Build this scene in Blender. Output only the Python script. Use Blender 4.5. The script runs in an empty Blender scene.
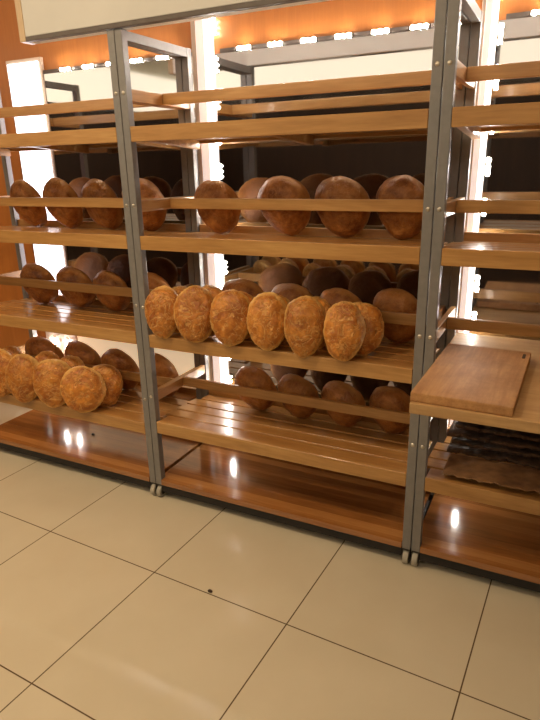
import bpy, bmesh, math, random
from mathutils import Vector, Matrix, noise
S = bpy.context.scene
COL = S.collection

# ------------------------------------------------------------------ camera
cd = bpy.data.cameras.new('camera')
cam = bpy.data.objects.new('camera', cd); COL.objects.link(cam)
cd.sensor_width = 36.0
cd.lens = 579.913 / 720 * 36
cd.clip_start = 0.02
cr = Vector((0.89693, 0.44173, -0.01970)); cu = Vector((-0.12316, 0.29239, 0.94834)); cf = Vector((-0.42467, 0.84817, -0.31666))
cam.matrix_world = Matrix(((cr.x, cu.x, -cf.x, 0), (cr.y, cu.y, -cf.y, 0), (cr.z, cu.z, -cf.z, 1.5435), (0, 0, 0, 1)))
S.camera = cam

# ------------------------------------------------------------------ world, lights, exposure
w = bpy.data.worlds.new('night'); S.world = w; w.use_nodes = True
w.node_tree.nodes['Background'].inputs[0].default_value = (1.0, 0.62, 0.36, 1)
w.node_tree.nodes['Background'].inputs[1].default_value = 0.05
LAMP_W = 14.5
LAMPS = [(-3.1, 0.75, 1.5), (-1.6, 0.7, 1.5), (-0.1, 0.6, 0.5), (-2.4, -0.7, 0.55), (-0.8, -0.7, 0.4)]
CEIL = 2.95
for (lx, ly, k) in LAMPS:
    ld = bpy.data.lights.new('ceiling_lamp_light', 'AREA'); ld.shape = 'DISK'; ld.size = 0.26
    ld.energy = LAMP_W * k; ld.color = (1.0, 0.78, 0.50)
    lo = bpy.data.objects.new('ceiling_lamp_light', ld); COL.objects.link(lo)
    lo.location = (lx, ly, CEIL - 0.035)
LED_S = 150.0       # emission of the small led lenses
TUBE_S = 2.6       # emission of the light tubes
S.view_settings.view_transform = 'Standard'; S.view_settings.look = 'None'
S.view_settings.exposure = 0.0; S.view_settings.gamma = 1.0
S.view_settings.use_curve_mapping = False

# ------------------------------------------------------------------ materials
def new_mat(name):
    m = bpy.data.materials.new(name); m.use_nodes = True
    nt = m.node_tree; b = nt.nodes['Principled BSDF']
    return m, nt, b
def N(nt, t, **kw):
    n = nt.nodes.new(t)
    for k, v in kw.items(): setattr(n, k, v)
    return n
def ramp(nt, stops):
    r = N(nt, 'ShaderNodeValToRGB'); e = r.color_ramp.elements
    while len(e) < len(stops): e.new(0.5)
    for i, (p, c) in enumerate(stops):
        e[i].position = p; e[i].color = (*c, 1)
    return r
def lin(r, g, b):
    f = lambda c: ((c / 255 + 0.055) / 1.055) ** 2.4 if c > 10 else c / 255 / 12.92
    return (f(r), f(g), f(b))
def plain(name, c, rough=0.5, metal=0.0, coat=0.0, noise_amt=0.12, nscale=30):
    m, nt, b = new_mat(name)
    tc = N(nt, 'ShaderNodeTexCoord'); nz = N(nt, 'ShaderNodeTexNoise')
    nz.inputs['Scale'].default_value = nscale; nz.inputs['Detail'].default_value = 4
    nt.links.new(tc.outputs['Object'], nz.inputs['Vector'])
    d = tuple(x * (1 - noise_amt) for x in c); l = tuple(min(1, x * (1 + noise_amt)) for x in c)
    r = ramp(nt, [(0.3, d), (0.7, l)])
    nt.links.new(nz.outputs['Fac'], r.inputs[0]); nt.links.new(r.outputs[0], b.inputs['Base Color'])
    b.inputs['Roughness'].default_value = rough; b.inputs['Metallic'].default_value = metal
    b.inputs['Coat Weight'].default_value = coat
    return m
def wood(name, dark, mid, light, axis='X', rough=0.4, coat=0.3, fine=1.0, plank=0.0):
    m, nt, b = new_mat(name)
    tc = N(nt, 'ShaderNodeTexCoord'); mp = N(nt, 'ShaderNodeMapping')
    oi = N(nt, 'ShaderNodeObjectInfo')
    s = {'X': (1.2, 14, 14), 'Y': (14, 1.2, 14), 'Z': (14, 14, 1.2)}[axis]
    mp.inputs['Scale'].default_value = tuple(x * fine for x in s)
    add = N(nt, 'ShaderNodeVectorMath', operation='ADD'); sc = N(nt, 'ShaderNodeMath', operation='MULTIPLY')
    sc.inputs[1].default_value = 7.0
    nt.links.new(oi.outputs['Random'], sc.inputs[0])
    nt.links.new(tc.outputs['Object'], add.inputs[0]); nt.links.new(sc.outputs[0], add.inputs[1])
    nt.links.new(add.outputs[0], mp.inputs['Vector'])
    n1 = N(nt, 'ShaderNodeTexNoise'); n1.inputs['Scale'].default_value = 1.6; n1.inputs['Detail'].default_value = 6
    n1.inputs['Distortion'].default_value = 0.8
    nt.links.new(mp.outputs[0], n1.inputs['Vector'])
    n2 = N(nt, 'ShaderNodeTexNoise'); n2.inputs['Scale'].default_value = 9; n2.inputs['Detail'].default_value = 3
    nt.links.new(mp.outputs[0], n2.inputs['Vector'])
    mx = N(nt, 'ShaderNodeMix'); mx.inputs[0].default_value = 0.35
    nt.links.new(n1.outputs['Fac'], mx.inputs[2]); nt.links.new(n2.outputs['Fac'], mx.inputs[3])
    fac = mx.outputs[0]
    if plank > 0:      # glued staves of differing tone
        sp = N(nt, 'ShaderNodeSeparateXYZ'); nt.links.new(tc.outputs['Object'], sp.inputs[0])
        dv = N(nt, 'ShaderNodeMath', operation='DIVIDE'); dv.inputs[1].default_value = plank
        nt.links.new(sp.outputs['Y'], dv.inputs[0])
        fl = N(nt, 'ShaderNodeMath', operation='FLOOR'); nt.links.new(dv.outputs[0], fl.inputs[0])
        wn = N(nt, 'ShaderNodeTexWhiteNoise', noise_dimensions='1D'); nt.links.new(fl.outputs[0], wn.inputs['W'])
        m2 = N(nt, 'ShaderNodeMix'); m2.inputs[0].default_value = 0.38
        nt.links.new(fac, m2.inputs[2]); nt.links.new(wn.outputs['Value'], m2.inputs[3]); fac = m2.outputs[0]
    r = ramp(nt, [(0.28, dark), (0.5, mid), (0.72, light)])
    nt.links.new(fac, r.inputs[0]); nt.links.new(r.outputs[0], b.inputs['Base Color'])
    b.inputs['Roughness'].default_value = rough
    b.inputs['Coat Weight'].default_value = coat; b.inputs['Coat Roughness'].default_value = 0.12
    bp = N(nt, 'ShaderNodeBump'); bp.inputs['Strength'].default_value = 0.08; bp.inputs['Distance'].default_value = 0.002
    nt.links.new(fac, bp.inputs['Height']); nt.links.new(bp.outputs[0], b.inputs['Normal'])
    return m
def blotch(m, amt, scale, tint):
    nt = m.node_tree; b = nt.nodes['Principled BSDF']; src = b.inputs['Base Color'].links[0].from_socket
    tc = N(nt, 'ShaderNodeTexCoord'); nz = N(nt, 'ShaderNodeTexNoise'); nz.inputs['Scale'].default_value = scale; nz.inputs['Detail'].default_value = 7; nz.inputs['Roughness'].default_value = 0.7
    nt.links.new(tc.outputs['Object'], nz.inputs['Vector'])
    r = ramp(nt, [(0.42, (0, 0, 0)), (0.68, (1, 1, 1))]); nt.links.new(nz.outputs['Fac'], r.inputs[0])
    k = N(nt, 'ShaderNodeMath', operation='MULTIPLY'); k.inputs[1].default_value = amt; nt.links.new(r.outputs[0], k.inputs[0])
    mx = N(nt, 'ShaderNodeMix', data_type='RGBA'); nt.links.new(k.outputs[0], mx.inputs[0]); nt.links.new(src, mx.inputs[6]); mx.inputs[7].default_value = (*tint, 1)
    nt.links.new(mx.outputs[2], b.inputs['Base Color'])
def emit(name, c, s):
    m, nt, b = new_mat(name)
    b.inputs['Base Color'].default_value = (*c, 1); b.inputs['Emission Color'].default_value = (*c, 1)
    b.inputs['Emission Strength'].default_value = s
    return m

M = {}
OAK = ((0.33, 0.155, 0.042), (0.46, 0.235, 0.072), (0.58, 0.33, 0.115))
M['oak_x'] = wood('oak_x', *OAK, axis='X'); M['oak_y'] = wood('oak_y', *OAK, axis='Y')
M['slat'] = wood('slat', (0.30, 0.13, 0.035), (0.42, 0.20, 0.058), (0.52, 0.28, 0.09), axis='X', rough=0.3, coat=0.5)
M['base'] = wood('base', (0.20, 0.070, 0.018), (0.33, 0.125, 0.032), (0.47, 0.205, 0.06), axis='X', rough=0.16, coat=0.8, plank=0.047)
M['plank'] = wood('plank', (0.40, 0.22, 0.085), (0.52, 0.31, 0.13), (0.62, 0.40, 0.19), axis='X', rough=0.5, coat=0.1)
M['board'] = wood('board', (0.36, 0.165, 0.058), (0.50, 0.25, 0.092), (0.60, 0.33, 0.135), axis='Y', rough=0.6, coat=0.0, fine=1.6)
blotch(M['board'], 0.55, 9, (0.26, 0.115, 0.04)); blotch(M['plank'], 0.45, 6, (0.40, 0.21, 0.085))
M['steel'] = plain('steel', (0.23, 0.215, 0.205), 0.42, 0.15, 0.0, 0.06, 40)
M['dark_steel'] = plain('dark_steel', (0.014, 0.011, 0.010), 0.6, 0.0)
M['bolt'] = plain('bolt', (0.62, 0.56, 0.47), 0.3, 0.8)
M['tyre'] = plain('tyre', (0.42, 0.38, 0.31), 0.5)
M['hub'] = plain('hub', (0.03, 0.025, 0.02), 0.4)
M['orange'] = wood('orange', (0.44, 0.145, 0.026), (0.49, 0.165, 0.031), (0.54, 0.19, 0.038), axis='Z', rough=0.45, coat=0.1)
M['fascia_back'] = plain('fascia_back', (0.86, 0.84, 0.78), 0.6, 0, 0, 0.03, 4)
M['fascia'] = plain('fascia', (0.62, 0.60, 0.56), 0.5, 0, 0, 0.04, 4)
M['fascia_edge'] = plain('fascia_edge', (0.10, 0.075, 0.06), 0.45)
M['pale_wood'] = wood('pale_wood', (0.50, 0.34, 0.19), (0.58, 0.41, 0.24), (0.66, 0.49, 0.31), axis='Z')
M['column'] = plain('column', (0.72, 0.58, 0.47), 0.4, 0, 0, 0.05, 12)
M['white_plastic'] = plain('white_plastic', (0.75, 0.72, 0.66), 0.35)
M['led'] = emit('led', (1.0, 0.95, 0.86), LED_S)
M['tube'] = emit('tube', (1.0, 0.93, 0.88), TUBE_S)
M['board_glow'] = emit('board_glow', (1.0, 0.84, 0.76), 0.62)  # weak emission painted in for light on the column board
M['led_top'] = emit('led_top', (1.0, 0.95, 0.86), LED_S * 1.7)
M['panel'] = emit('panel', (1.0, 0.95, 1.0), 3.2)
M['added_glow'] = emit('added_glow', (1.0, 0.93, 0.78), 2.0)  # emissive bands added out of view to brighten the mirror reflections
M['lamp'] = emit('lamp', (1.0, 0.74, 0.42), 6.0)
M['ceiling'] = plain('ceiling_paint', (0.80, 0.74, 0.62), 0.8, 0, 0, 0.03, 3)
M['upper'] = plain('upper_paint', (0.80, 0.76, 0.64), 0.7, 0, 0, 0.04, 3)
M['dark_wall'] = wood('dark_wall', (0.022, 0.010, 0.006), (0.034, 0.016, 0.010), (0.05, 0.024, 0.014), axis='Z', rough=0.5, coat=0.0)
M['side_wall'] = plain('side_wall', (0.34, 0.20, 0.10), 0.7)
M['cream'] = emit('cream_added_glow', (1.0, 0.80, 0.52), 0.5)  # emission put into the cream colour to lift the panel's brightness
M['crumb'] = plain('crumb', (0.06, 0.03, 0.015), 0.8)
M['kraft'] = plain('kraft', (0.26, 0.135, 0.058), 0.75, 0, 0, 0.3, 25)
M['sack'] = plain('sack', (0.12, 0.062, 0.030), 0.8, 0, 0, 0.4, 30)
# mirror
m, nt, b = new_mat('mirror'); M['mirror'] = m
tc = N(nt, 'ShaderNodeTexCoord'); nz = N(nt, 'ShaderNodeTexNoise'); nz.inputs['Scale'].default_value = 5; nz.inputs['Detail'].default_value = 5
nt.links.new(tc.outputs['Object'], nz.inputs['Vector'])
r = ramp(nt, [(0.3, (0.02,) * 3), (0.8, (0.07,) * 3)]); nt.links.new(nz.outputs['Fac'], r.inputs[0])
nt.links.new(r.outputs[0], b.inputs['Roughness'])
b.inputs['Metallic'].default_value = 1.0; b.inputs['Base Color'].default_value = (0.41, 0.39, 0.37, 1)
# floor tiles
m, nt, b = new_mat('floor_tile'); M['floor'] = m
tc = N(nt, 'ShaderNodeTexCoord'); bk = N(nt, 'ShaderNodeTexBrick')
bk.offset = 0.0; bk.squash = 1.0
bk.inputs['Scale'].default_value = 1.0; bk.inputs['Mortar Size'].default_value = 0.0026; bk.inputs['Mortar Smooth'].default_value = 0.2
bk.inputs['Brick Width'].default_value = 0.6; bk.inputs['Row Height'].default_value = 0.6
bk.inputs['Color1'].default_value = (0.66, 0.575, 0.43, 1); bk.inputs['Color2'].default_value = (0.69, 0.60, 0.45, 1)
bk.inputs['Mortar'].default_value = (0.13, 0.085, 0.045, 1)
nt.links.new(tc.outputs['Object'], bk.inputs['Vector'])
nz = N(nt, 'ShaderNodeTexNoise'); nz.inputs['Scale'].default_value = 3.5; nz.inputs['Detail'].default_value = 6
nt.links.new(tc.outputs['Object'], nz.inputs['Vector'])
mul = N(nt, 'ShaderNodeMix', data_type='RGBA', blend_type='MULTIPLY'); mul.inputs[0].default_value = 1.0
r = ramp(nt, [(0.3, (0.93, 0.92, 0.90)), (0.7, (1, 1, 1))]); nt.links.new(nz.outputs['Fac'], r.inputs[0])
nt.links.new(bk.outputs['Color'], mul.inputs[6]); nt.links.new(r.outputs[0], mul.inputs[7])
nt.links.new(mul.outputs[2], b.inputs['Base Color'])
b.inputs['Roughness'].default_value = 0.17
bp = N(nt, 'ShaderNodeBump', invert=True); bp.inputs['Strength'].default_value = 0.3; bp.inputs['Distance'].default_value = 0.002
nt.links.new(bk.outputs['Fac'], bp.inputs['Height']); nt.links.new(bp.outputs[0], b.inputs['Normal'])
# bread crust: dome top golden brown, rim paler, underside darker
def crust(name, dome_d, dome_m, dome_l, rim, base, wrinkle):
    m, nt, b = new_mat(name)
    tc = N(nt, 'ShaderNodeTexCoord'); oi = N(nt, 'ShaderNodeObjectInfo')
    sc = N(nt, 'ShaderNodeMath', operation='MULTIPLY'); sc.inputs[1].default_value = 9.0
    nt.links.new(oi.outputs['Random'], sc.inputs[0])
    add = N(nt, 'ShaderNodeVectorMath', operation='ADD')
    nt.links.new(tc.outputs['Object'], add.inputs[0]); nt.links.new(sc.outputs[0], add.inputs[1])
    n1 = N(nt, 'ShaderNodeTexNoise'); n1.inputs['Scale'].default_value = 16; n1.inputs['Detail'].default_value = 8; n1.inputs['Roughness'].default_value = 0.65
    nt.links.new(add.outputs[0], n1.inputs['Vector'])
    vo = N(nt, 'ShaderNodeTexNoise', noise_type='RIDGED_MULTIFRACTAL'); vo.inputs['Scale'].default_value = 34; vo.inputs['Detail'].default_value = 3
    vo.inputs['Distortion'].default_value = 1.0
    nt.links.new(add.outputs[0], vo.inputs['Vector'])
    mx = N(nt, 'ShaderNodeMix'); mx.inputs[0].default_value = 0.22 * wrinkle
    nt.links.new(n1.outputs['Fac'], mx.inputs[2]); nt.links.new(vo.outputs['Fac'], mx.inputs[3])
    dome = ramp(nt, [(0.30, dome_d), (0.50, dome_m), (0.70, dome_l)]); nt.links.new(mx.outputs[0], dome.inputs[0])
    cn = N(nt, 'ShaderNodeTexNoise'); cn.inputs['Scale'].default_value = 20; cn.inputs['Detail'].default_value = 2; cn.inputs['Distortion'].default_value = 1.6
    nt.links.new(add.outputs[0], cn.inputs['Vector'])
    ck = ramp(nt, [(0.455, (0, 0, 0)), (0.5, (1, 1, 1)), (0.545, (0, 0, 0))]); nt.links.new(cn.outputs['Fac'], ck.inputs[0])
    ckm = N(nt, 'ShaderNodeMath', operation='MULTIPLY'); ckm.inputs[1].default_value = 0.42 * wrinkle
    nt.links.new(ck.outputs[0], ckm.inputs[0])
    dc = N(nt, 'ShaderNodeMix', data_type='RGBA'); nt.links.new(ckm.outputs[0], dc.inputs[0])
    nt.links.new(dome.outputs[0], dc.inputs[6]); dc.inputs[7].default_value = (*rim, 1)
    sp = N(nt, 'ShaderNodeSeparateXYZ'); nt.links.new(tc.outputs['Object'], sp.inputs[0])
    # height above the rim plane, wobbled
    wob = N(nt, 'ShaderNodeTexNoise'); wob.inputs['Scale'].default_value = 9; wob.inputs['Detail'].default_value = 3
    nt.links.new(add.outputs[0], wob.inputs['Vector'])
    wm = N(nt, 'ShaderNodeMath', operation='MULTIPLY_ADD'); wm.inputs[1].default_value = 0.036; wm.inputs[2].default_value = -0.018
    nt.links.new(wob.outputs['Fac'], wm.inputs[0])
    za = N(nt, 'ShaderNodeMath', operation='ADD'); nt.links.new(sp.outputs['Z'], za.inputs[0]); nt.links.new(wm.outputs[0], za.inputs[1])
    f1 = N(nt, 'ShaderNodeMapRange'); f1.inputs['From Min'].default_value = 0.006; f1.inputs['From Max'].default_value = 0.030
    nt.links.new(za.outputs[0], f1.inputs['Value'])
    f2 = N(nt, 'ShaderNodeMapRange'); f2.inputs['From Min'].default_value = -0.024; f2.inputs['From Max'].default_value = -0.004
    nt.links.new(za.outputs[0], f2.inputs['Value'])
    under = ramp(nt, [(0.35, tuple(x * 0.75 for x in base)), (0.7, base)]); nt.links.new(n1.outputs['Fac'], under.inputs[0])
    a = N(nt, 'ShaderNodeMix', data_type='RGBA'); nt.links.new(f2.outputs[0], a.inputs[0])
    nt.links.new(under.outputs[0], a.inputs[6]); a.inputs[7].default_value = (*rim, 1)
    c = N(nt, 'ShaderNodeMix', data_type='RGBA'); nt.links.new(f1.outputs[0], c.inputs[0])
    nt.links.new(a.outputs[2], c.inputs[6]); nt.links.new(dc.outputs[2], c.inputs[7])
    hs = N(nt, 'ShaderNodeHueSaturation'); vr = N(nt, 'ShaderNodeMapRange')
    vr.inputs['To Min'].default_value = 0.85; vr.inputs['To Max'].default_value = 1.15
    nt.links.new(oi.outputs['Random'], vr.inputs['Value']); nt.links.new(vr.outputs[0], hs.inputs['Value'])
    nt.links.new(c.outputs[2], hs.inputs['Color']); nt.links.new(hs.outputs[0], b.inputs['Base Color'])
    b.inputs['Roughness'].default_value = 0.42; b.inputs['Specular IOR Level'].default_value = 0.4
    bp = N(nt, 'ShaderNodeBump'); bp.inputs['Strength'].default_value = 0.8 * wrinkle; bp.inputs['Distance'].default_value = 0.007
    hh = N(nt, 'ShaderNodeMath', operation='MULTIPLY_ADD'); hh.inputs[1].default_value = -0.35
    nt.links.new(ck.outputs[0], hh.inputs[0]); nt.links.new(mx.outputs[0], hh.inputs[2])
    nt.links.new(hh.outputs[0], bp.inputs['Height']); nt.links.new(bp.outputs[0], b.inputs['Normal'])
    return m
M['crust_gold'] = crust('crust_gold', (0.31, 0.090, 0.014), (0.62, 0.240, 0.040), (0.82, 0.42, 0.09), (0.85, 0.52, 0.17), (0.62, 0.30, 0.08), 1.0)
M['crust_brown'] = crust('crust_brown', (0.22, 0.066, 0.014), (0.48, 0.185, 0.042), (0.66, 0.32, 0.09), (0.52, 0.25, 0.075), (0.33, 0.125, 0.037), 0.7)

# ------------------------------------------------------------------ mesh helpers
def obj(name, bm, mat, parent=None, smooth=False, bevel=0.0, seg=2):
    me = bpy.data.meshes.new(name)
    if bevel > 0:
        bmesh.ops.bevel(bm, geom=[e for e in bm.edges], offset=bevel, segments=seg, affect='EDGES', profile=0.6)
    bmesh.ops.recalc_face_normals(bm, faces=bm.faces)
    if smooth:
        for f in bm.faces: f.smooth = True
    bm.to_mesh(me); bm.free()
    for mm in (mat if isinstance(mat, (list, tuple)) else [mat]): me.materials.append(mm)
    o = bpy.data.objects.new(name, me); COL.objects.link(o)
    if parent is not None: o.parent = parent
    return o
def box(bm, x0, x1, y0, y1, z0, z1, mi=0):
    v = [bm.verts.new(p) for p in ((x0, y0, z0), (x1, y0, z0), (x1, y1, z0), (x0, y1, z0), (x0, y0, z1), (x1, y0, z1), (x1, y1, z1), (x0, y1, z1))]
    for q in ((0, 3, 2, 1), (4, 5, 6, 7), (0, 1, 5, 4), (1, 2, 6, 5), (2, 3, 7, 6), (3, 0, 4, 7)):
        f = bm.faces.new([v[i] for i in q]); f.material_index = mi
    return v
def bx(x0, x1, y0, y1, z0, z1):
    bm = bmesh.new(); box(bm, x0, x1, y0, y1, z0, z1); return bm
def cyl(bm, c, axis, r, h, n=20, mi=0):
    a = Vector(axis).normalized()
    res = bmesh.ops.create_cone(bm, cap_ends=True, segments=n, radius1=r, radius2=r, depth=h, matrix=Matrix.Translation(c) @ a.to_track_quat('Z', 'Y').to_matrix().to_4x4())
    for f in {f for v in res['verts'] for f in v.link_faces}: f.material_index = mi
def empty(name, loc, label, cat, group=None):
    o = bpy.data.objects.new(name, None); COL.objects.link(o); o.empty_display_size = 0.1
    o.location = loc; tag(o, label, cat, group); return o
def tag(o, label, cat, group=None):
    o['label'] = label; o['category'] = cat
    if group: o['group'] = group
def struct(name, bm, mat, **kw):
    o = obj(name, bm, mat, **kw); o['kind'] = 'structure'; return o
def local(o, parent_loc):
    """keep a child mesh made in world coordinates in place under a moved parent"""
    o.location = (-parent_loc[0], -parent_loc[1], -parent_loc[2])

# ------------------------------------------------------------------ room
YW = 2.56; XL, XR, YB = -4.6, 2.4, -2.2
fl = struct('floor', bmesh.new(), M['floor'])
bm = bmesh.new(); bmesh.ops.create_grid(bm, x_segments=1, y_segments=1, size=6.0); 
box(bm, -6, 6, -6, 6, -0.06, -0.001)
bm.to_mesh(fl.data); bm.free()
fl.location = (-1.30608, 1.52733, 0.0); fl.rotation_euler = (0, 0, -0.0483)
struct('wall_back', bx(XL, XR, YW, YW + 0.1, 0, CEIL), M['orange'])
struct('ceiling', bx(XL, XR, YB, YW, CEIL, CEIL + 0.08), M['ceiling'])
struct('wall_left', bx(XL - 0.1, XL, YB, YW, 2.16, CEIL), M['upper'])
struct('trim_3', bx(XL - 0.1, XL, YB, YW, 0, 2.16), M['dark_wall'])
struct('wall_right', bx(XR, XR + 0.1, YB, YW, 2.42, CEIL), M['upper'])
struct('trim_4', bx(XR, XR + 0.1, YB, YW, 0, 2.42), M['dark_wall'])
struct('wall_front', bx(XL, XR, YB - 0.1, YB, 2.42, CEIL), M['upper'])
struct('trim_1', bx(XL, XR, YB - 0.1, YB, 0, 2.42), M['dark_wall'])
t = empty('added_glow_band', (0.0, YB, 2.44), 'long added cream glow band above the dark opposite wall, seen in the mirrors', 'added glow band')  # added emitter, whitens the upper band reflected in the mirrors
obj('diffuser', bx(XL + 0.1, XR - 0.1, 0, 0.05, 0.01, 0.49), M['added_glow'], t)
obj('frame', bx(XL + 0.1, XR - 0.1, 0, 0.055, 0.0, 0.0098), M['fascia_edge'], t)

t = empty('added_glow_band', (XL, 0.0, 2.16), 'shorter added cream glow band high on the dark left wall, seen in the left mirror', 'added glow band')  # second added emitter, does the same for the left mirror
obj('diffuser', bx(0, 0.05, -2.0, 1.1, 0.01, 0.42), M['added_glow'], t)
obj('frame', bx(0, 0.055, -2.0, 1.1, 0.0, 0.0098), M['fascia_edge'], t)

# ceiling lamps
for i, (lx, ly, k) in enumerate(LAMPS):
    t = empty('ceiling_lamp', (lx, ly, CEIL), 'round warm white lamp recessed in the ceiling over the shop floor', 'lamp', 'ceiling lamps')
    bm = bmesh.new(); cyl(bm, (0, 0, -0.01), (0, 0, 1), 0.16, 0.02, 32); obj('lamp_rim', bm, M['white_plastic'], t)
    bm = bmesh.new(); cyl(bm, (0, 0, -0.024), (0, 0, 1), 0.13, 0.008, 32); obj('diffuser', bm, M['lamp'], t)

# ------------------------------------------------------------------ mirrors and led lighting on the back wall
YM = 2.545
for (a, b_, z0_, lab) in ((-2.592, -1.645, 0.765, 'large wall mirror behind the left rack of bread'), (-1.535, -0.372, 0.22, 'large wall mirror behind the middle rack of bread'), (-0.318, 1.3, 0.22, 'large wall mirror behind the right rack with the cutting board')):
    o = obj('wall_mirror', bx(a, b_, YM, YW, z0_, 2.035), M['mirror']); tag(o, lab, 'mirror', None)

o = obj('wall_panel', bx(-2.592, -1.645, YM - 0.004, YW, 0.22, 0.762), M['cream'], None, bevel=0.002); tag(o, 'cream wall panel with added glow under the left mirror, behind the low shelf', 'panel')  # panel glow is added, standing in for light on its face

def led_mesh(name, lens):
    """three bright lenses on a little white carrier; origin on the wall side, lenses towards -Y, long axis Z"""
    bm = bmesh.new()
    box(bm, -0.008, 0.008, -0.006, 0.0, -0.036, 0.036)
    for dz in (-0.025, 0, 0.025):
        res = bmesh.ops.create_uvsphere(bm, u_segments=10, v_segments=6, radius=0.0085, matrix=Matrix.Translation((0, -0.007, dz)))
        for f in {f for v in res['verts'] for f in v.link_faces}: f.material_index = 1
    me = bpy.data.meshes.new(name); bmesh.ops.recalc_face_normals(bm, faces=bm.faces); bm.to_mesh(me); bm.free()
    me.materials.append(M['white_plastic']); me.materials.append(lens)
    return me
LED = led_mesh('led_module', M['led']); LED_TOP = led_mesh('led_module', M['led_top'])
def led(parent, x, y, z, rot=0.0):
    o = bpy.data.objects.new('led_module', LED_TOP if rot else LED); COL.objects.link(o); o.parent = parent
    o.location = (x, y, z); o.rotation_euler = (0, rot, 0); return o
def light_column(xa, xb, label):
    t = empty('led_light_column', (xa, YW, 0.0), label, 'light')
    w_ = xb - xa
    obj('column_board', bx(0, w_ * 0.20, -0.030, 0, 0.22, 2.30), M['column'], t, bevel=0.003)
    obj('lit_board_strip', bx(w_ * 0.20, w_ * 0.56, -0.032, 0, 0.40, 2.26), M['board_glow'], t, bevel=0.003)  # board face beside the tube; its lit look is painted as emission
    obj('light_tube', bx(w_ * 0.56, w_ * 0.82, -0.034, 0, 0.40, 2.26), M['tube'], t, bevel=0.004)
    z = 0.285
    while z < 2.28:
        led(t, w_ * 0.82 + 0.016, -0.0151, z); z += 0.155
    return t
light_column(-1.638, -1.512, 'tall vertical LED light column on the wall behind the middle rack')
light_column(-0.366, -0.296, 'tall vertical LED light column on the wall behind the right rack')
# the broad overexposed light panel at the far left
t = empty('led_light_panel', (-2.86, YW, 0.0), 'broad glaring white LED light panel on the wall at the far left', 'light')
obj('panel_frame', bx(0, 0.262, -0.02, 0, 0.22, 2.12), M['column'], t, bevel=0.003)
obj('diffuser', bx(0.018, 0.244, -0.03, -0.0201, 0.62, 2.10), M['panel'], t, bevel=0.003)
for z in (0.36, 0.515):
    led(t, 0.07, -0.0201, z); led(t, 0.18, -0.0201, z)
def led_strip(x0, x1, first, label):
    t = empty('led_strip', (x0, YW, 2.045), label, 'light')
    obj('carrier_rail', bx(0, x1 - x0, -0.018, 0, -0.0085, 0.0085), M['fascia_edge'], t)
    x = first
    while x < x1 - 0.03:
        led(t, x - x0, -0.0181, 0, math.pi / 2); x += 0.155
led_strip(-2.592, -1.645, -2.43, 'horizontal row of LED lights along the top of the left mirror')
led_strip(-1.495, -0.372, -1.369, 'horizontal row of LED lights along the top of the middle mirror')
led_strip(-0.28, 1.3, -0.16, 'horizontal row of LED lights along the top of the right mirror')

# ------------------------------------------------------------------ bread racks
YF, YR = 1.996, 2.478          # front and rear faces of the posts
P = 0.034                      # post section
DROP = 0.03                    # shelves fall this much towards the wall
def shelf(root, L, x0, x1, zt):
    """slatted tray: frame of front board, back board and bearers; slats as sub-parts"""
    bm = bmesh.new()
    h = 0.058
    box(bm, x0, x1, YF, YF + 0.02, zt - h, zt)
    box(bm, x0, x1, YR - 0.02, YR, zt - DROP - 0.025, zt + 0.005)
    for xb in (x0, (x0 + x1) / 2 - 0.015, x1 - 0.03):
        v = box(bm, xb, xb + 0.03, YF + 0.02, YR - 0.02, zt - 0.05, zt - 0.0125)
        for i in (2, 3, 6, 7): v[i].co.z -= DROP
    f = obj('shelf', bm, M['oak_x'], root, bevel=0.0015, seg=1); local(f, L)
    n = 5; y0 = YF + 0.0205; y1 = YR - 0.0205; gap = 0.014; wd = (y1 - y0 - gap * (n - 1)) / n
    for k in range(n):
        a = y0 + k * (wd + gap)
        sl = lambda y: -DROP * (y - YF) / (YR - YF)
        bm = bmesh.new(); e = 0.027 if 0 < k < n - 1 else -0.001
        v = box(bm, x0 - e, x1 + e, a, a + wd, zt - 0.012, zt - 0.001)
        for q in v: q.co.z += sl(q.co.y)
        s = obj('slat', bm, M['slat'], f, bevel=0.0015, seg=1)
        s.location = (0, 0, 0)
    return f
def caster(root, L, x, y):
    r_ = 0.031
    bm = bmesh.new()
    box(bm, x - 0.0155, x + 0.0155, y - 0.014, y + 0.014, 0.066, 0.0745)
    box(bm, x - 0.0155, x - 0.0125, y - 0.012, y + 0.012, 0.026, 0.068)
    box(bm, x + 0.0125, x + 0.0155, y - 0.012, y + 0.012, 0.026, 0.068)
    cyl(bm, (x, y, r_), (1, 0, 0), 0.005, 0.030, 10)
    c = obj('caster', bm, M['hub'], root); local(c, L)
    bm = bmesh.new(); cyl(bm, (x, y, r_), (1, 0, 0), r_ - 0.0003, 0.0225, 32)
    obj('wheel', bm, M['tyre'], c, bevel=0.004)
    bm = bmesh.new(); cyl(bm, (x, y, r_), (1, 0, 0), 0.017, 0.0240, 20)
    obj('wheel_hub', bm, M['hub'], c)
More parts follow.
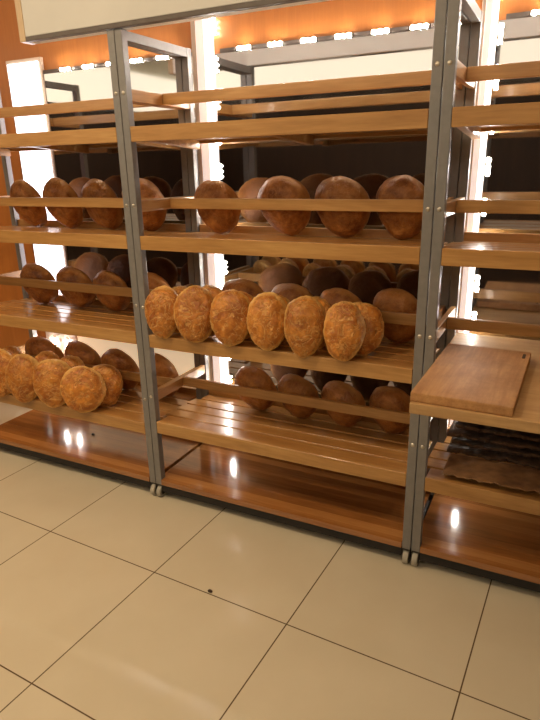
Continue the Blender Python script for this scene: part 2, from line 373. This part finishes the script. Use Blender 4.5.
def rack(x0, x1, zs, label, rails=(0, 1, 2, 3)):
    L = ((x0 + x1) / 2, (YF + YR) / 2, 0.0)
    root = empty('bread_rack', L, label, 'rack')
    def part(name, bm, mat, **kw):
        o = obj(name, bm, mat, root, **kw); local(o, L); return o
    zr = [z + 0.142 for z in zs]
    for (px, py) in ((x0, YF), (x1 - P, YF), (x0, YR - P), (x1 - P, YR - P)):
        po = part('post', bx(px, px + P, py, py + P, 0.074, 2.055), M['steel'], bevel=0.003)
        if py == YF:
            for z in zr:
                bm = bmesh.new()
                bmesh.ops.create_uvsphere(bm, u_segments=12, v_segments=8, radius=0.0075, matrix=Matrix.Translation((px + P / 2, YF, z - 0.017)) @ Matrix.Diagonal((1, 0.5, 1, 1)))
                obj('bolt', bm, M['bolt'], po, smooth=True)
        caster(root, L, px + P / 2, py + P / 2)
    for px in (x0, x1 - P):
        part('top_rail', bx(px + 0.002, px + P - 0.002, YF + P, YR - P, 2.018, 2.053), M['steel'], bevel=0.002)
        part('bottom_rail', bx(px + 0.002, px + P - 0.002, YF + P, YR - P, 0.048, 0.0755), M['dark_steel'], bevel=0.002)
    for z in zs: shelf(root, L, x0 + P + 0.001, x1 - P - 0.001, z)
    for i in rails:
        z = zr[i]
        for (xa, xb) in ((x0 + 0.010, x0 + 0.030), (x1 - 0.030, x1 - 0.010)):
            part('side_arm', bx(xa, xb, YF + P + 0.0005, YR - P - 0.0005, z - 0.047, z - 0.001), M['oak_y'], bevel=0.002)
        part('retaining_rail', bx(x0 + 0.0305, x1 - 0.0305, 2.236, 2.254, z - 0.046, z), M['oak_x'], bevel=0.003)
    xa, xb = x0 + P + 0.001, x1 - P - 0.001
    bm = bmesh.new(); e = 0.027
    pts = [(xa, YF - 0.004), (xb, YF - 0.004), (xb, YF + P + 0.001), (xb + e, YF + P + 0.001), (xb + e, YR - P - 0.001), (xb, YR - P - 0.001), (xb, YR - 0.006), (xa, YR - 0.006), (xa, YR - P - 0.001), (xa - e, YR - P - 0.001), (xa - e, YF + P + 0.001), (xa, YF + P + 0.001)]
    f = bm.faces.new([bm.verts.new((p[0], p[1], 0.076)) for p in pts])
    for v in [g for g in bmesh.ops.extrude_face_region(bm, geom=[f])['geom'] if isinstance(g, bmesh.types.BMVert)]: v.co.z = 0.103
    part('base_board', bm, M['base'], bevel=0.002)
    part('base_beam', bx(xa, xb, YF + 0.004, YF + 0.03, 0.034, 0.075), M['dark_steel'], bevel=0.002)
    part('base_beam', bx(xa, xb, YR - 0.04, YR - 0.014, 0.034, 0.075), M['dark_steel'], bevel=0.002)
    return root
Z1, Z2, Z3, Z4 = 1.706, 1.274, 0.838, 0.412
XA, XB = -1.642, -0.3875       # where the racks meet
rack(XA - 1.2545, XA - 0.0015, (Z1, Z2, 0.843, 0.392), 'left bread rack of oak shelves in grey steel posts on casters')
rack(XA + 0.0015, XB - 0.0015, (Z1, Z2, Z3, Z4), 'middle bread rack of oak shelves in grey steel posts on casters')
rack(XB + 0.0015, XB + 1.2545, (Z1, Z2, Z3, Z4), 'right bread rack with cutting board and brown paper on its shelves', rails=(0, 1, 2))

# fascia box over the racks
t = empty('fascia_sign', (-2.1, 2.0, 2.056), 'long blank pale grey fascia box on top of the rack posts', 'fascia')
obj('back_panel', bx(0.0, 3.0, 0.0125, 0.05, 0.0, 0.42), M['fascia_back'], t, bevel=0.002)
obj('fascia_panel', bx(0.0, 3.0, -0.012, 0.012, 0.018, 0.42), M['fascia'], t, bevel=0.002)
obj('bottom_edge', bx(0.0, 3.0, -0.014, 0.012, 0.0, 0.0175), M['fascia_edge'], t, bevel=0.002)
obj('end_strip', bx(-0.034, -0.0005, -0.014, 0.05, 0.0, 0.42), M['pale_wood'], t, bevel=0.003)

# ------------------------------------------------------------------ bread
def slat_z(zt, y): return zt - 0.001 - DROP * (y - YF) / (YR - YF)
def loaf_mesh(rx, ry, ht, hb, seed, wrinkle, egg):
    bm = bmesh.new(); bmesh.ops.create_icosphere(bm, subdivisions=5, radius=1.0)
    off = Vector((seed * 3.17, seed * 1.71, seed * 0.93))
    for v in bm.verts:
        d = v.co.normalized()
        c = math.sqrt(max(0, 1 - d.z * d.z)); k = (c ** 0.8) / c if c > 1e-6 else 0
        p = Vector((d.x * k * rx, d.y * k * ry, math.copysign(abs(d.z) ** 0.9, d.z) * (ht if d.z > 0 else hb)))
        n = 0.006 * noise.noise(d * 1.6 + off) + 0.0022 * noise.noise(d * 5 + off)
        if d.z > -0.2:
            rg = 1 - abs(noise.noise(Vector((d.x * 4.5, d.y * 8.0, d.z * 4)) + off * 2)) * 2
            n += wrinkle * 0.0030 * (rg - 0.5) + wrinkle * 0.0016 * noise.noise(d * 13 + off)
        p.x *= 1 + egg * p.y / ry
        v.co = p + d * n
    return bm
def loaf(kind, x, Y, zt, rx, ry, psi, th, ht, hb, seed, label, group, spin=0.0):
    psi = math.radians(psi); th = math.radians(th)
    if kind in 'FR':
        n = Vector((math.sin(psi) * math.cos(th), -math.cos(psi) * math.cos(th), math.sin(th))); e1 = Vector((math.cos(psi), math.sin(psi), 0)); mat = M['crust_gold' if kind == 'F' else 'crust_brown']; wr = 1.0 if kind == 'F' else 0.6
    e2 = n.cross(e1)
    R3 = Matrix((e1, e2, n)).transposed()
    bm = loaf_mesh(rx, ry, ht, hb, seed, wr, 0.10 if kind == 'F' else 0.20)
    o = obj('bread_loaf', bm, mat, None, smooth=True)
    co = [R3 @ v.co for v in o.data.vertices]
    for it in range(3):
        lift = -9
        for q in co:        # set down on the shelf boards
            yy = q.y + Y
            if yy > YF - 0.001: lift = max(lift, (slat_z(zt, yy) if yy > YF + 0.021 else zt) + 0.0006 - q.z)
        if kind == 'R':     # and leaning against the back of the rail
            Y = 2.2555 - min(q.y for q in co if zt + 0.094 < q.z + lift < zt + 0.144)
    o.matrix_world = Matrix.Translation((x, Y, lift)) @ R3.to_4x4()
    tag(o, label, 'bread', group)
    return o
rnd = random.Random(4)
ORD = ['first', 'second', 'third', 'fourth', 'fifth', 'sixth']
seed = 1
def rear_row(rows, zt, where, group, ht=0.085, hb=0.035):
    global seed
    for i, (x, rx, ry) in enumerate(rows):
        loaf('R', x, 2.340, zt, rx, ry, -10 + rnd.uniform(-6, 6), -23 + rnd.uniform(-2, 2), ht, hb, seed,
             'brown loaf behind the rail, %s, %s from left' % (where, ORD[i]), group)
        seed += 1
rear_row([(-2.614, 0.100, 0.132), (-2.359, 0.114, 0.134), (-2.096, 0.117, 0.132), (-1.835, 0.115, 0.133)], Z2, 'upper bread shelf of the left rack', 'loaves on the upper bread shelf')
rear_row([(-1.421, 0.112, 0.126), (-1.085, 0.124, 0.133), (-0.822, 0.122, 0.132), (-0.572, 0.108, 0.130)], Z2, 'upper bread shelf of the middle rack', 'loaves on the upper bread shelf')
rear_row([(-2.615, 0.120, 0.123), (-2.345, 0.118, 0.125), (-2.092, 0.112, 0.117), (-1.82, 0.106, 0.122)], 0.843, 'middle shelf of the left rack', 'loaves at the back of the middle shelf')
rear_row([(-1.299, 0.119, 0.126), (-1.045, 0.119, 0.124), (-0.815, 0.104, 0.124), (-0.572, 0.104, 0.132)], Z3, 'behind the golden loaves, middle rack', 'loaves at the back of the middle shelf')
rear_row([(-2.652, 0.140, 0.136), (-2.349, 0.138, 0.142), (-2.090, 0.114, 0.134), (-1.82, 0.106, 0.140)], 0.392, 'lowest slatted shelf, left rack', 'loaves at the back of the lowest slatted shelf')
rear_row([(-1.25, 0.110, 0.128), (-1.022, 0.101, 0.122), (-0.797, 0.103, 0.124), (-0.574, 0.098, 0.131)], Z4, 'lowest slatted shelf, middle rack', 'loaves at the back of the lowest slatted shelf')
def front_row(rows, y, zt, psi, th, text, group):
    global seed
    for i, (x, rx, ry) in enumerate(rows):
        loaf('F', x, y + rnd.uniform(-0.004, 0.004), zt, rx, ry, psi + rnd.uniform(-3, 3), th, 0.056, 0.028, seed, text % ORD[i], group)
        seed += 1
front_row([(-1.519, 0.080, 0.112), (-1.355, 0.090, 0.121), (-1.180, 0.088, 0.116), (-1.014, 0.083, 0.118), (-0.852, 0.080, 0.119), (-0.692, 0.077, 0.113)], 2.008, Z3, 18, 12,
          'golden wrinkled loaf at the front edge of the middle rack, %s from left', 'golden loaves at the front of the middle shelf')
front_row([(-1.512, 0.072, 0.106), (-1.355, 0.076, 0.112), (-1.198, 0.078, 0.104), (-1.025, 0.076, 0.106), (-0.852, 0.076, 0.106), (-0.660, 0.090, 0.102)], 2.122, Z3, 18, 17,
          'golden loaf peeking out behind the front row of the middle rack, %s from left', 'golden loaves in the second row of the middle shelf')
front_row([(-2.640, 0.105, 0.133), (-2.454, 0.094, 0.130), (-2.248, 0.103, 0.127), (-2.050, 0.112, 0.117)], 2.0, 0.392, 24, 12,
          'golden loaf at the front edge of the low left shelf, %s from left', 'golden loaves at the front of the low left shelf')
front_row([(-2.679, 0.073, 0.120), (-2.415, 0.080, 0.121), (-2.236, 0.080, 0.118), (-2.016, 0.095, 0.111)], 2.115, 0.392, 24, 17,
          'golden loaf half hidden behind the front row of the low left shelf, %s from left', 'golden loaves in the second row of the low left shelf')

# ------------------------------------------------------------------ right rack: pull-out plank, cutting board, paper
bm = bx(-0.343, 0.79, 1.60, 2.43, Z3 + 0.0005, Z3 + 0.034)
o = obj('work_plank', bm, M['plank'], None, bevel=0.003); tag(o, 'wide pale worktop plank pulled out over the middle shelf of the right rack', 'plank')
t = empty('cutting_board', (-0.195, 1.885, Z3 + 0.0345), 'thick worn wooden cutting board lying on the pulled out plank', 'cutting board')
t.rotation_euler = (0, 0, math.radians(-1.5))
obj('board', bx(-0.143, 0.143, -0.275, 0.275, 0, 0.029), M['board'], t, bevel=0.004)
bm = bmesh.new()
cyl(bm, (0.124, 0.195, 0.0294), (0, 0, 1), 0.005, 0.0012, 16); cyl(bm, (0.124, 0.235, 0.0294), (0, 0, 1), 0.005, 0.0012, 16)
box(bm, 0.119, 0.129, 0.195, 0.235, 0.0289, 0.0299)
obj('hang_slot', bm, M['crumb'], t)

# torn kraft paper on the lowest slatted shelf of the right rack
def paper(name, x0, x1, y0, y1, z, amp, seed_, mat, nx=70, ny=26, torn=0.0, thick=0.003):
    bm = bmesh.new(); g = []
    for j in range(ny + 1):
        row = []
        for i in range(nx + 1):
            u, v_ = i / nx, j / ny
            x = x0 + (x1 - x0) * u; y = y0 + (y1 - y0) * v_
            ed = noise.noise(Vector((u * 14, seed_, 0))) * 0.6 + noise.noise(Vector((u * 45, seed_, 3))) * 0.4
            y += torn * ed * (1 - v_) ** 2
            zz = z + amp * (0.5 + 0.5 * noise.noise(Vector((x * 9, y * 9, seed_)))) + amp * 0.5 * (0.5 + 0.5 * noise.noise(Vector((x * 30, y * 22, seed_))))
            zz += -DROP * (y - YF) / (YR - YF)
            row.append(bm.verts.new((x, y, zz)))
        g.append(row)
    fs = []
    for j in range(ny):
        for i in range(nx): fs.append(bm.faces.new((g[j][i], g[j][i + 1], g[j + 1][i + 1], g[j + 1][i])))
    r_ = bmesh.ops.extrude_face_region(bm, geom=fs)
    for e in r_['geom']:
        if isinstance(e, bmesh.types.BMVert): e.co.z += thick
    return obj(name, bm, mat, None, smooth=True)
o = paper('paper_sheet', -0.295, 0.06, 2.012, 2.21, Z4 + 0.012, 0.014, 2.0, M['kraft'], torn=0.03)
tag(o, 'torn brown kraft paper sheet lying on the low shelf of the right rack', 'paper')
o = paper('paper_sheet', 0.075, 0.42, 2.02, 2.20, Z4 + 0.012, 0.02, 7.0, M['sack'], torn=0.05)
tag(o, 'dark crumpled paper piece at the right edge of the low right shelf', 'paper')
SX = [-0.315, -0.30, -0.318, -0.29, -0.31]
for k in range(5):
    o = paper('paper_sack', SX[k], 0.5 + SX[-1 - k], 2.235 + 0.012 * (k % 2) - 0.004 * k, 2.43, Z4 + 0.004 + 0.038 * k, 0.020, 20.0 + k, M['sack'], nx=80, ny=22, torn=0.035, thick=0.0125)
    tag(o, 'dark folded paper sack on the low right shelf, %s from the stack bottom' % ORD[k], 'sack', 'folded paper sacks')
# crumbs
def crumb(x, y, z, s, label):
    bm = bmesh.new(); bmesh.ops.create_icosphere(bm, subdivisions=2, radius=1)
    for v in bm.verts:
        d = v.co.normalized(); v.co = Vector((d.x * s * 1.4, d.y * s, d.z * s * 0.7)) * (1 + 0.4 * noise.noise(d * 2 + Vector((x, y, 0))))
    zm = min(v.co.z for v in bm.verts)
    for v in bm.verts: v.co.z -= zm
    o = obj('crumb', bm, M['crumb'], None, smooth=True); o.location = (x, y, z); tag(o, label, 'crumb')
crumb(-2.269, 2.246, 0.103, 0.008, 'dark crumb on the glossy base board of the left rack')
crumb(-1.041, 1.525, 0.0, 0.007, 'dark crumb on the floor tile near a grout line')
